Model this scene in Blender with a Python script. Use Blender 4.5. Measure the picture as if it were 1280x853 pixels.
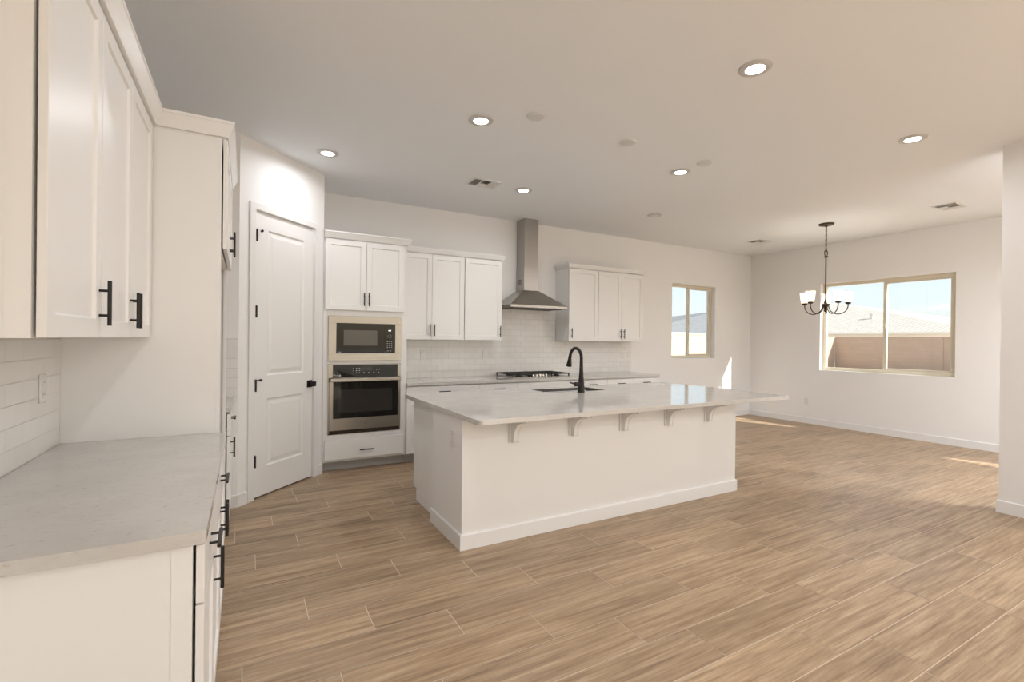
import bpy, bmesh, math, random
from mathutils import Vector, Matrix
from mathutils.geometry import tessellate_polygon

for o in list(bpy.data.objects):
    bpy.data.objects.remove(o)
S = bpy.context.scene
COL = S.collection
PI = math.pi
rnd = random.Random(7)

# ------------------------------------------------------------------ camera
def cam_axes(yaw, pitch, roll):
    yaw, pitch, roll = map(math.radians, (yaw, pitch, roll))
    f = Vector((math.sin(yaw), math.cos(yaw), 0)); r = Vector((math.cos(yaw), -math.sin(yaw), 0)); u = Vector((0, 0, 1))
    f2 = math.cos(pitch)*f + math.sin(pitch)*u; u2 = -math.sin(pitch)*f + math.cos(pitch)*u
    r2 = math.cos(roll)*r + math.sin(roll)*u2; u3 = -math.sin(roll)*r + math.cos(roll)*u2
    return r2, u3, f2
cr, cu, cf = cam_axes(29.0928, -0.1255, 0.6225)
cd = bpy.data.cameras.new('camera')
cd.sensor_fit = 'HORIZONTAL'; cd.sensor_width = 36.0
cd.lens = 599.395/1280*36.0
cd.clip_start = 0.05; cd.clip_end = 500
cam = bpy.data.objects.new('camera', cd); COL.objects.link(cam)
cam.matrix_world = Matrix(((cr.x, cu.x, -cf.x, 0), (cr.y, cu.y, -cf.y, 0), (cr.z, cu.z, -cf.z, 1.4), (0, 0, 0, 1)))
S.camera = cam

# ------------------------------------------------------------------ light
SUN_DIR = Vector((-0.43, 1.0, -0.73))
SUN_STRENGTH = 4.3
SKY_STRENGTH = 0.098
LAMP_W = 2.5           # kitchen downlights
GREAT_FILL_W = 9.5          # unseen great room downlights, added behind the camera for brightness
DINE_FILL_W = 12.5           # unseen downlights added behind the wall end to brighten the dining room
CHAND_W = 3.2          # the five chandelier bulbs together
LAMP_SPREAD = math.radians(168)
LAMP_COL = (0.945, 0.975, 1.03)
EXPOSURE = 1.50

w = bpy.data.worlds.new('world'); S.world = w; w.use_nodes = True
nt = w.node_tree; nt.nodes.clear()
wo = nt.nodes.new('ShaderNodeOutputWorld'); bg = nt.nodes.new('ShaderNodeBackground'); sk = nt.nodes.new('ShaderNodeTexSky')
sk.sky_type = 'NISHITA'; sk.sun_disc = False; sk.sun_elevation = math.radians(34); sk.sun_rotation = math.radians(160)
sk.air_density = 0.9; sk.dust_density = 1.6; sk.ozone_density = 1.0
bg.inputs['Strength'].default_value = SKY_STRENGTH
hz = nt.nodes.new('ShaderNodeMix'); hz.data_type = 'RGBA'; hz.inputs[0].default_value = .55; hz.inputs[7].default_value = (4.6, 4.9, 5.1, 1)   # bright haze
nt.links.new(sk.outputs[0], hz.inputs[6]); nt.links.new(hz.outputs[2], bg.inputs[0]); nt.links.new(bg.outputs[0], wo.inputs[0])

sl = bpy.data.lights.new('sun', 'SUN'); sl.energy = SUN_STRENGTH; sl.angle = math.radians(0.55); sl.color = (1, .97, .925)
so = bpy.data.objects.new('sun', sl); COL.objects.link(so)
so.rotation_euler = SUN_DIR.to_track_quat('-Z', 'Y').to_euler(); so.location = (14, -12, 12)

vs = S.view_settings
S.display_settings.display_device = 'sRGB'
vs.view_transform = 'Standard'; vs.look = 'None'; vs.exposure = EXPOSURE; vs.gamma = 1.0; vs.use_curve_mapping = False

# ------------------------------------------------------------------ materials
def mat(name, col=(.8, .8, .8), rough=.5, metal=0.0, spec=.5, coat=0.0):
    m = bpy.data.materials.new(name); m.use_nodes = True
    b = m.node_tree.nodes['Principled BSDF']
    b.inputs['Base Color'].default_value = (*col, 1); b.inputs['Roughness'].default_value = rough
    b.inputs['Metallic'].default_value = metal; b.inputs['Specular IOR Level'].default_value = spec
    b.inputs['Coat Weight'].default_value = coat
    return m
def N(m, t, **k):
    n = m.node_tree.nodes.new(t)
    for a, v in k.items():
        if a in n.inputs: n.inputs[a].default_value = v
        else: setattr(n, a, v)
    return n
def L(m, a, b): m.node_tree.links.new(a, b)
def bsdf(m): return m.node_tree.nodes['Principled BSDF']
def uvmap(m, scale=(1, 1, 1), loc=(0, 0, 0)):
    t = N(m, 'ShaderNodeTexCoord'); mp = N(m, 'ShaderNodeMapping')
    mp.inputs['Scale'].default_value = scale; mp.inputs['Location'].default_value = loc
    L(m, t.outputs['UV'], mp.inputs['Vector']); return mp.outputs['Vector']
def bump(m, height, strength, dist):
    b = N(m, 'ShaderNodeBump'); b.inputs['Strength'].default_value = strength; b.inputs['Distance'].default_value = dist
    L(m, height, b.inputs['Height']); L(m, b.outputs[0], bsdf(m).inputs['Normal'])
def ramp(m, fac, stops):
    r = N(m, 'ShaderNodeValToRGB'); e = r.color_ramp.elements
    while len(e) < len(stops): e.new(.5)
    for i, (p, c) in enumerate(stops): e[i].position = p; e[i].color = (*c, 1)
    L(m, fac, r.inputs[0]); return r.outputs[0]

def paint(name, col, rough, scale=90, strength=.12):
    m = mat(name, col, rough)
    n = N(m, 'ShaderNodeTexNoise'); n.inputs['Scale'].default_value = scale; n.inputs['Detail'].default_value = 3
    L(m, uvmap(m), n.inputs['Vector']); bump(m, n.outputs['Fac'], strength, .002)
    return m
WALLC = (.87, .86, .845)
M_wall = paint('wall_paint', WALLC, .62)
M_ceil = paint('ceiling_paint', (.87, .89, .905), .8, 60, .25)
M_trim = mat('trim_paint', (.84, .83, .815), .38)
M_cab = mat('cabinet_paint', (.86, .85, .83), .34)
M_door = mat('door_paint', (.86, .85, .83), .36)
M_toe = mat('toe_kick_grey', (.50, .49, .47), .5)
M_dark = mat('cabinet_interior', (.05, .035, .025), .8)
M_black = mat('matte_black_metal', (.016, .013, .012), .38, .3)
M_bronze = mat('oil_rubbed_bronze', (.06, .042, .032), .38, .7)
M_plate = mat('outlet_plastic', (.80, .78, .74), .35)
M_slot = mat('outlet_slot', (.12, .11, .10), .6)
M_rubber = mat('white_rubber', (.7, .69, .66), .7)

M_steel = mat('brushed_steel', (.43, .41, .385), .30, 1.0)
_n = N(M_steel, 'ShaderNodeTexNoise'); _n.inputs['Scale'].default_value = 1.0; _n.inputs['Detail'].default_value = 4
L(M_steel, uvmap(M_steel, (6, 420, 1)), _n.inputs['Vector'])
_r = N(M_steel, 'ShaderNodeMapRange'); _r.inputs['To Min'].default_value = .24; _r.inputs['To Max'].default_value = .38
L(M_steel, _n.outputs['Fac'], _r.inputs['Value']); L(M_steel, _r.outputs[0], bsdf(M_steel).inputs['Roughness'])
M_steel2 = mat('appliance_steel', (.34, .315, .28), .28, 1.0)
M_steeldark = mat('sink_steel', (.085, .077, .068), .5, 0)
M_glassblk = mat('black_appliance_glass', (.008, .007, .006), .05, 0, .3)
M_glasswin = mat('oven_window_glass', (.028, .024, .021), .06, 0, .4)
M_mwwin = mat('microwave_window_mesh', (.13, .12, .10), .25, 0, .3)
M_print = mat('panel_print_grey', (.42, .42, .40), .5)
M_printw = mat('panel_print_white', (.75, .75, .72), .5)
M_logo = mat('emblem_grey', (.22, .20, .19), .35, .8)
M_iron = mat('cast_iron', (.02, .019, .018), .55)
M_knob = mat('knob_steel', (.72, .68, .62), .2, 1.0)

# quartz: warm white with fine grey flecks
M_quartz = mat('white_quartz', (.74, .71, .67), .07, 0, .5)
v = uvmap(M_quartz)
n1 = N(M_quartz, 'ShaderNodeTexNoise'); n1.inputs['Scale'].default_value = 70; n1.inputs['Detail'].default_value = 5; n1.inputs['Roughness'].default_value = .7
L(M_quartz, uvmap(M_quartz, (.55, 1.0, 1)), n1.inputs['Vector'])
n2 = N(M_quartz, 'ShaderNodeTexNoise'); n2.inputs['Scale'].default_value = 6; n2.inputs['Detail'].default_value = 3
L(M_quartz, v, n2.inputs['Vector'])
c1 = ramp(M_quartz, n1.outputs['Fac'], [(.0, (.43, .38, .335)), (.33, (.50, .45, .40)), (.40, (.60, .575, .54)), (1, (.66, .64, .605))])
c2 = ramp(M_quartz, n2.outputs['Fac'], [(.3, (.92, .92, .92)), (.7, (1, 1, 1))])
mx = N(M_quartz, 'ShaderNodeMix'); mx.data_type = 'RGBA'; mx.blend_type = 'MULTIPLY'; mx.inputs[0].default_value = 1
L(M_quartz, c1, mx.inputs[6]); L(M_quartz, c2, mx.inputs[7]); L(M_quartz, mx.outputs[2], bsdf(M_quartz).inputs['Base Color'])

# subway tile 3x6, running bond
def tile_mat(name, loc):
    m = mat(name, (.83, .81, .78), .09, 0, .5)
    b = N(m, 'ShaderNodeTexBrick'); b.offset = .5; b.offset_frequency = 2; b.squash = 1
    b.inputs['Scale'].default_value = 1; b.inputs['Mortar Size'].default_value = .0016; b.inputs['Mortar Smooth'].default_value = .3
    b.inputs['Brick Width'].default_value = .1555; b.inputs['Row Height'].default_value = .0795; b.inputs['Bias'].default_value = 0
    b.inputs['Color1'].default_value = (.84, .82, .79, 1); b.inputs['Color2'].default_value = (.80, .78, .745, 1)
    b.inputs['Mortar'].default_value = (.56, .535, .50, 1)
    vv = uvmap(m, (1, 1, 1), loc)
    L(m, vv, b.inputs['Vector']); L(m, b.outputs['Color'], bsdf(m).inputs['Base Color'])
    rr = N(m, 'ShaderNodeMapRange'); rr.inputs['To Min'].default_value = .09; rr.inputs['To Max'].default_value = .6
    L(m, b.outputs['Fac'], rr.inputs['Value']); L(m, rr.outputs[0], bsdf(m).inputs['Roughness'])
    nz = N(m, 'ShaderNodeTexNoise'); nz.inputs['Scale'].default_value = 9; nz.inputs['Detail'].default_value = 1
    L(m, vv, nz.inputs['Vector'])
    ma = N(m, 'ShaderNodeMath'); ma.operation = 'MULTIPLY_ADD'; ma.inputs[1].default_value = -1.0
    L(m, b.outputs['Fac'], ma.inputs[0]); L(m, nz.outputs['Fac'], ma.inputs[2])
    bump(m, ma.outputs[0], .35, .0016)
    return m
M_tile = tile_mat('subway_tile', (0, -.905, 0))

# wood-look plank tile (per-tile random from a face attribute)
M_floor = mat('wood_plank_tile', (.42, .29, .185), .38, 0, .45)
at = N(M_floor, 'ShaderNodeAttribute'); at.attribute_name = 'tile_rand'
tc = N(M_floor, 'ShaderNodeTexCoord')
vm = N(M_floor, 'ShaderNodeVectorMath'); vm.operation = 'MULTIPLY_ADD'
vm.inputs[1].default_value = (37, 53, 11); L(M_floor, at.outputs['Color'], vm.inputs[0]); L(M_floor, tc.outputs['UV'], vm.inputs[2])
def stretched(sc, detail, rough, dist=0.0):
    mp = N(M_floor, 'ShaderNodeMapping'); mp.inputs['Scale'].default_value = sc; L(M_floor, vm.outputs[0], mp.inputs['Vector'])
    nn = N(M_floor, 'ShaderNodeTexNoise'); nn.inputs['Scale'].default_value = 1; nn.inputs['Detail'].default_value = detail
    nn.inputs['Roughness'].default_value = rough; nn.inputs['Distortion'].default_value = dist
    L(M_floor, mp.outputs[0], nn.inputs['Vector']); return nn.outputs['Fac']
g1 = stretched((1.7, 36, 1), 6, .66, .18)
g2 = stretched((6, 150, 1), 3, .65)
g3 = stretched((1.2, 4.5, 1), 3, .5, .4)
ca = ramp(M_floor, g1, [(.32, (.255, .168, .100)), (.45, (.385, .266, .163)), (.57, (.475, .340, .215)), (.72, (.60, .450, .300))])
cb = ramp(M_floor, g2, [(.30, (.78, .76, .74)), (.52, (1, 1, 1)), (.75, (1.12, 1.12, 1.12))])
cc = ramp(M_floor, g3, [(.30, (.88, .87, .86)), (.65, (1.08, 1.08, 1.08))])
m1 = N(M_floor, 'ShaderNodeMix'); m1.data_type = 'RGBA'; m1.blend_type = 'MULTIPLY'; m1.inputs[0].default_value = 1
L(M_floor, ca, m1.inputs[6]); L(M_floor, cb, m1.inputs[7])
m2 = N(M_floor, 'ShaderNodeMix'); m2.data_type = 'RGBA'; m2.blend_type = 'MULTIPLY'; m2.inputs[0].default_value = 1
L(M_floor, m1.outputs[2], m2.inputs[6]); L(M_floor, cc, m2.inputs[7])
sx = N(M_floor, 'ShaderNodeSeparateColor'); L(M_floor, at.outputs['Color'], sx.inputs[0])
mr = N(M_floor, 'ShaderNodeMapRange'); mr.inputs['To Min'].default_value = .90; mr.inputs['To Max'].default_value = 1.08
L(M_floor, sx.outputs[1], mr.inputs['Value'])
m3 = N(M_floor, 'ShaderNodeVectorMath'); m3.operation = 'SCALE'
L(M_floor, m2.outputs[2], m3.inputs[0]); L(M_floor, mr.outputs[0], m3.inputs['Scale'])
L(M_floor, m3.outputs[0], bsdf(M_floor).inputs['Base Color'])
bump(M_floor, g2, .25, .0012)
M_grout = mat('floor_grout', (.72, .62, .50), .8)

M_frame = mat('almond_vinyl_frame', (.72, .66, .52), .45)
M_frame2 = mat('almond_vinyl_sash', (.66, .60, .48), .45)
def pane_mat():
    m = bpy.data.materials.new('window_glass'); m.use_nodes = True; t = m.node_tree; t.nodes.clear()
    o = t.nodes.new('ShaderNodeOutputMaterial'); mi = t.nodes.new('ShaderNodeMixShader'); tr = t.nodes.new('ShaderNodeBsdfTransparent')
    gl = t.nodes.new('ShaderNodeBsdfGlossy'); fr = t.nodes.new('ShaderNodeFresnel'); fr.inputs['IOR'].default_value = 1.35
    ge = t.nodes.new('ShaderNodeNewGeometry'); mu = t.nodes.new('ShaderNodeMath'); mu.operation = 'MULTIPLY_ADD'; mu.inputs[1].default_value = -1; mu.inputs[2].default_value = 1
    mm = t.nodes.new('ShaderNodeMath'); mm.operation = 'MULTIPLY'; t.links.new(ge.outputs['Backfacing'], mu.inputs[0]); t.links.new(mu.outputs[0], mm.inputs[0]); t.links.new(fr.outputs[0], mm.inputs[1])
    gl.inputs['Roughness'].default_value = 0.02; tr.inputs['Color'].default_value = (.90, .905, .90, 1)
    t.links.new(mm.outputs[0], mi.inputs[0]); t.links.new(tr.outputs[0], mi.inputs[1]); t.links.new(gl.outputs[0], mi.inputs[2]); t.links.new(mi.outputs[0], o.inputs[0])
    return m
M_pane = pane_mat()
def emit_mat(name, col, s):
    m = mat(name, (.9, .9, .9), .5); b = bsdf(m)
    b.inputs['Emission Color'].default_value = (*col, 1); b.inputs['Emission Strength'].default_value = s; return m
M_lens = emit_mat('lit_led_lens', (1, .95, .87), 3.0)
M_lensoff = mat('unlit_led_lens', (.72, .70, .67), .4)
M_shade = bpy.data.materials.new('lit_frosted_glass'); M_shade.use_nodes = True
_t = M_shade.node_tree; _t.nodes.clear(); _o = _t.nodes.new('ShaderNodeOutputMaterial'); _m = _t.nodes.new('ShaderNodeMixShader'); _m.inputs[0].default_value = .78
_d = _t.nodes.new('ShaderNodeBsdfPrincipled'); _d.inputs['Base Color'].default_value = (.9, .86, .80, 1); _d.inputs['Roughness'].default_value = .35
_x = _t.nodes.new('ShaderNodeBsdfTranslucent'); _x.inputs['Color'].default_value = (.95, .88, .78, 1)
_t.links.new(_d.outputs[0], _m.inputs[1]); _t.links.new(_x.outputs[0], _m.inputs[2]); _t.links.new(_m.outputs[0], _o.inputs[0])
M_vent = mat('vent_white_metal', (.80, .79, .77), .5)
M_ventdark = mat('vent_duct', (.10, .09, .08), .8)
M_cover = mat('ceiling_cover_plastic', (.70, .70, .69), .5)
M_ring = mat('downlight_ring', (.60, .59, .58), .5)

# exterior
M_block = mat('tan_block_wall', (.62, .42, .31), .9)
_b = N(M_block, 'ShaderNodeTexBrick'); _b.inputs['Scale'].default_value = 1; _b.inputs['Brick Width'].default_value = .41; _b.inputs['Row Height'].default_value = .205
_b.inputs['Mortar Size'].default_value = .006
_b.inputs['Color1'].default_value = (.47, .365, .285, 1); _b.inputs['Color2'].default_value = (.44, .34, .262, 1); _b.inputs['Mortar'].default_value = (.40, .30, .235, 1)
L(M_block, uvmap(M_block), _b.inputs['Vector']); L(M_block, _b.outputs['Color'], bsdf(M_block).inputs['Base Color'])
def roof_mat(name, c1, c2):
    m = mat(name, c1, .85)
    b = N(m, 'ShaderNodeTexBrick'); b.inputs['Scale'].default_value = 1; b.inputs['Brick Width'].default_value = .6; b.inputs['Row Height'].default_value = .36
    b.inputs['Mortar Size'].default_value = .03; b.inputs['Color1'].default_value = (*c1, 1); b.inputs['Color2'].default_value = (*c2, 1)
    b.inputs['Mortar'].default_value = (c1[0]*.6, c1[1]*.6, c1[2]*.6, 1)
    L(m, uvmap(m), b.inputs['Vector']); L(m, b.outputs['Color'], bsdf(m).inputs['Base Color']); return m
M_roof1 = roof_mat('sandy_roof_tile', (.50, .47, .415), (.44, .415, .37))
M_roof2 = roof_mat('grey_roof_tile', (.20, .21, .215), (.16, .17, .18))
M_stucco = paint('pale_stucco', (.78, .73, .65), .9, 30, .3)
M_dirt = mat('desert_ground', (.64, .55, .45), .95)

# ------------------------------------------------------------------ mesh helpers
class Fr:
    """frame: U along the front, V up, W out of the front (W = U x Z)"""
    def __init__(s, o, u=(1, 0, 0)):
        s.o = Vector(o); s.u = Vector(u).normalized(); s.v = Vector((0, 0, 1)); s.w = s.u.cross(s.v)
    def p(s, a, b, c): return s.o + s.u*a + s.v*b + s.w*c
WORLD = None
class MB:
    def __init__(s): s.bm = bmesh.new()
    def face(s, vs):
        try: return s.bm.faces.new(vs)
        except ValueError: return None
    def vert(s, p): return s.bm.verts.new(p)
    def hexa(s, P):   # 8 points: bottom 4 ccw, top 4 ccw
        v = [s.vert(p) for p in P]
        for q in ((3, 2, 1, 0), (4, 5, 6, 7), (0, 1, 5, 4), (1, 2, 6, 5), (2, 3, 7, 6), (3, 0, 4, 7)): s.face([v[i] for i in q])
        return s
    def box(s, x0, x1, y0, y1, z0, z1):
        return s.hexa([Vector(p) for p in ((x0, y0, z0), (x1, y0, z0), (x1, y1, z0), (x0, y1, z0), (x0, y0, z1), (x1, y0, z1), (x1, y1, z1), (x0, y1, z1))])
    def fbox(s, F, u0, u1, v0, v1, w0, w1):
        return s.hexa([F.p(u0, v0, w1), F.p(u1, v0, w1), F.p(u1, v0, w0), F.p(u0, v0, w0), F.p(u0, v1, w1), F.p(u1, v1, w1), F.p(u1, v1, w0), F.p(u0, v1, w0)])
    def shaker(s, F, u0, u1, v0, v1, w0, w1, rail=.057, rec=.009, ch=.004):
        """front with one recessed flat panel"""
        R = lambda i, w: [s.vert(F.p(a, b, w)) for a, b in ((u0+i, v0+i), (u1-i, v0+i), (u1-i, v1-i), (u0+i, v1-i))]
        back = R(0, w0); f0 = R(0, w1); f1 = R(rail, w1); f2 = R(rail+ch, w1-rec)
        s.face(back[::-1])
        for a, b in ((back, f0), (f0, f1), (f1, f2)):
            for i in range(4): s.face([a[i], a[(i+1) % 4], b[(i+1) % 4], b[i]])
        s.face(f2); return s
    def panel2(s, F, u0, u1, v0, v1, w0, w1, panels, ch=.03, rec=.010, raise_=.007):
        """door leaf with several raised panels, each set into a bevelled moulding"""
        us = sorted({u0, u1} | {p[0] for p in panels} | {p[1] for p in panels})
        vs_ = sorted({v0, v1} | {p[2] for p in panels} | {p[3] for p in panels})
        g = {}
        def gv(a, b):
            if (a, b) not in g: g[(a, b)] = s.vert(F.p(a, b, w1))
            return g[(a, b)]
        for i in range(len(us)-1):
            for j in range(len(vs_)-1):
                a, b, c, d = us[i], us[i+1], vs_[j], vs_[j+1]
                q = [gv(a, c), gv(b, c), gv(b, d), gv(a, d)]
                if any(abs(p[0]-a) < 1e-6 and abs(p[1]-b) < 1e-6 and abs(p[2]-c) < 1e-6 and abs(p[3]-d) < 1e-6 for p in panels):
                    R = lambda k, w: [s.vert(F.p(x, y, w)) for x, y in ((a+k, c+k), (b-k, c+k), (b-k, d-k), (a+k, d-k))]
                    r1 = R(.014, w1-rec); r2 = R(.026, w1-rec); r3 = R(.026+ch, w1-rec+raise_)
                    for A, B in ((q, r1), (r1, r2), (r2, r3)):
                        for k in range(4): s.face([A[k], A[(k+1) % 4], B[(k+1) % 4], B[k]])
                    s.face(r3)
                else: s.face(q)
        bk = [s.vert(F.p(x, y, w0)) for x, y in ((u0, v0), (u1, v0), (u1, v1), (u0, v1))]
        s.face(bk[::-1])
        bottom = [gv(x, v0) for x in us]; top = [gv(x, v1) for x in us]; left = [gv(u0, y) for y in vs_]; right = [gv(u1, y) for y in vs_]
        s.face([bk[0], bk[1]] + bottom[::-1]); s.face([bk[2], bk[3]] + top); s.face([bk[3], bk[0]] + left); s.face([bk[1], bk[2]] + right[::-1])
        return s
    def tube(s, pts, r, n=10, cap=True):
        pts = [Vector(p) for p in pts]; rs = r if isinstance(r, (list, tuple)) else [r]*len(pts)
        rings = []; up = None
        for i, p in enumerate(pts):
            d = (pts[min(i+1, len(pts)-1)] - pts[max(i-1, 0)]).normalized()
            if up is None:
                up = Vector((0, 0, 1)) if abs(d.z) < .9 else Vector((1, 0, 0))
            a = d.cross(up).normalized(); b = a.cross(d).normalized(); up = b
            rings.append([s.vert(p + (a*math.cos(t) + b*math.sin(t))*rs[i]) for t in [2*PI*k/n for k in range(n)]])
        for A, B in zip(rings, rings[1:]):
            for k in range(n): s.face([A[k], B[k], B[(k+1) % n], A[(k+1) % n]])
        if cap: s.face(rings[0]); s.face(rings[-1][::-1])
        return s
    def cyl(s, a, b, r, n=16): return s.tube([a, b], r, n)
    def lathe(s, c, prof, n=24, cap=True):
        c = Vector(c); rings = []
        for r, z in prof: rings.append([s.vert(c + Vector((r*math.cos(2*PI*k/n), r*math.sin(2*PI*k/n), z))) for k in range(n)])
        for A, B in zip(rings, rings[1:]):
            for k in range(n): s.face([A[k], A[(k+1) % n], B[(k+1) % n], B[k]])
        if cap: s.face(rings[0][::-1]); s.face(rings[-1])
        return s
    def prism(s, poly, d):
        """closed polygon of 3-D points swept by vector d"""
        a = [s.vert(p) for p in poly]; b = [s.vert(Vector(p)+Vector(d)) for p in poly]; n = len(a)
        s.face(a[::-1]); s.face(b)
        for i in range(n): s.face([a[i], a[(i+1) % n], b[(i+1) % n], b[i]])
        return s
    def slab(s, outer, z0, z1, hole=None):
        loops = [[Vector((x, y, 0)) for x, y in outer]] + ([[Vector((x, y, 0)) for x, y in hole]] if hole else [])
        flat = [p for l in loops for p in l]; tris = tessellate_polygon(loops)
        for z in (z0, z1):
            v_ = [s.vert((p.x, p.y, z)) for p in flat]
            for t in tris: s.face([v_[i] for i in t])
            if z == z0: lo = v_
            else: hi = v_
        k = 0
        for l in loops:
            n = len(l)
            for i in range(n): s.face([lo[k+i], lo[k+(i+1) % n], hi[k+(i+1) % n], hi[k+i]])
            k += n
        return s
    def sweep(s, path, prof, out=1):
        """profile (offset, z) swept along an open plan path with mitred corners; offset to the right of travel * out"""
        P = [Vector((x, y)) for x, y in path]; rows = []
        for i, p in enumerate(P):
            ns = []
            for a, b in ((i-1, i), (i, i+1)):
                if a >= 0 and b < len(P):
                    d = (P[b]-P[a]).normalized(); ns.append(Vector((d.y, -d.x))*out)
            if len(ns) == 2:
                m = (ns[0]+ns[1]); m = m/ (m.dot(ns[0]))
            else: m = ns[0]
            rows.append([s.vert((p.x+m.x*o, p.y+m.y*o, z)) for o, z in prof])
        n = len(prof)
        for A, B in zip(rows, rows[1:]):
            for k in range(n): s.face([A[k], A[(k+1) % n], B[(k+1) % n], B[k]])
        s.face(rows[0][::-1]); s.face(rows[-1]); return s
    def build(s, name, m, parent=None, origin=None, smooth=False, bevel=0, bseg=2):
        bm = s.bm
        bmesh.ops.recalc_face_normals(bm, faces=bm.faces)
        uv = bm.loops.layers.uv.new('UVMap')
        for f in bm.faces:
            n = f.normal; ax = max(range(3), key=lambda i: abs(n[i]))
            for l in f.loops:
                c = l.vert.co
                l[uv].uv = (c.y, c.z) if ax == 0 else ((c.x, c.z) if ax == 1 else (c.x, c.y))
            f.smooth = smooth
        if origin is None:
            if parent is not None: origin = parent['_o']
            else:
                xs = [v_.co for v_ in bm.verts]
                origin = (sum(c.x for c in xs)/len(xs), sum(c.y for c in xs)/len(xs), min(c.z for c in xs))
        origin = Vector(origin)
        for v_ in bm.verts: v_.co -= origin
        me = bpy.data.meshes.new(name); bm.to_mesh(me); bm.free(); me.materials.append(m)
        o = bpy.data.objects.new(name, me); COL.objects.link(o)
        if parent is not None:
            o.parent = parent; o.location = origin - Vector(parent['_o'])
        else: o.location = origin
        o['_o'] = tuple(origin)
        if smooth:
            try: me.set_sharp_from_angle(angle=math.radians(35))
            except Exception: pass
        if bevel:
            b = o.modifiers.new('bevel', 'BEVEL'); b.width = bevel; b.segments = bseg; b.limit_method = 'ANGLE'; b.angle_limit = math.radians(40)
        return o

def tag(o, label, cat, group=None):
    o['label'] = label; o['category'] = cat
    if group: o['group'] = group
    return o
def thing(name, loc, label, cat, group=None):
    o = bpy.data.objects.new(name, None); COL.objects.link(o); o.empty_display_size = .1
    o.location = loc; o['_o'] = tuple(loc); return tag(o, label, cat, group)
def struct(o): o['kind'] = 'structure'; return o
def sroot(name, loc):
    o = bpy.data.objects.new(name, None); COL.objects.link(o); o.location = loc; o['_o'] = tuple(loc); return struct(o)
def copy_tree(o, loc=None, parent=None, label=None):
    c = o.copy(); COL.objects.link(c)
    if parent is not None: c.parent = parent
    if loc is not None: c.location = loc
    if label: c['label'] = label
    for ch in list(o.children): copy_tree(ch, parent=c)
    return c

def rrect(x0, x1, y0, y1, r, n=6, corners=(1, 1, 1, 1)):
    pts = []
    for (cx, cy, a0), on in zip(((x1-r, y0+r, -90), (x1-r, y1-r, 0), (x0+r, y1-r, 90), (x0+r, y0+r, 180)), corners):
        if on:
            for k in range(n+1):
                a = math.radians(a0+90*k/n); pts.append((cx+r*math.cos(a), cy+r*math.sin(a)))
        else:
            a = math.radians(a0+45); pts.append((cx+(r if math.cos(a) > 0 else -r), cy+(r if math.sin(a) > 0 else -r)))
    return pts

# ------------------------------------------------------------------ room constants
XL, XR, YB, YF, H = -.742, 8.60, 5.91, -4.2, 3.08
PA, PB = Vector((-.049, 4.542, 0)), Vector((.701, 5.275, 0))     # diagonal pantry wall
TH = .20

def wall(name, F, u0, u1, v0, v1, holes, th=TH):
    """a wall whose room face lies at w=0 and that is th thick behind it"""
    b = MB(); us = sorted({u0, u1} | {h[0] for h in holes} | {h[1] for h in holes}); vs_ = sorted({v0, v1} | {h[2] for h in holes} | {h[3] for h in holes})
    def solid(a, c): return not any(h[0] < a < h[1] and h[2] < c < h[3] for h in holes)
    nu, nv = len(us)-1, len(vs_)-1
    S_ = [[solid((us[i]+us[i+1])/2, (vs_[j]+vs_[j+1])/2) for j in range(nv)] for i in range(nu)]
    cache = {}
    def V(i, j, w):
        k = (i, j, w)
        if k not in cache: cache[k] = b.vert(F.p(us[i], vs_[j], w))
        return cache[k]
    for i in range(nu):
        for j in range(nv):
            if not S_[i][j]: continue
            b.face([V(i, j, 0), V(i+1, j, 0), V(i+1, j+1, 0), V(i, j+1, 0)])
            b.face([V(i, j, -th), V(i, j+1, -th), V(i+1, j+1, -th), V(i+1, j, -th)])
            for (di, dj, e) in ((-1, 0, ((i, j), (i, j+1))), (1, 0, ((i+1, j), (i+1, j+1))), (0, -1, ((i, j), (i+1, j))), (0, 1, ((i, j+1), (i+1, j+1)))):
                ii, jj = i+di, j+dj
                if 0 <= ii < nu and 0 <= jj < nv and S_[ii][jj]: continue
                (a, c), (d, e2) = e
                b.face([V(a, c, 0), V(d, e2, 0), V(d, e2, -th), V(a, c, -th)])
    return struct(b.build(name, M_wall))

F_left = Fr((XL, 0, 0), (0, 1, 0))        # u = y, faces +X
F_back = Fr((0, YB, 0), (1, 0, 0))        # u = x, faces -Y
F_right = Fr((XR, 0, 0), (0, -1, 0))      # u = -y, faces -X
F_front = Fr((0, YF, 0), (-1, 0, 0))      # u = -x, faces +Y
tdir = (PB-PA).normalized()
F_diag = Fr(PA, tdir)
DLEN = (PB-PA).length

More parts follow.
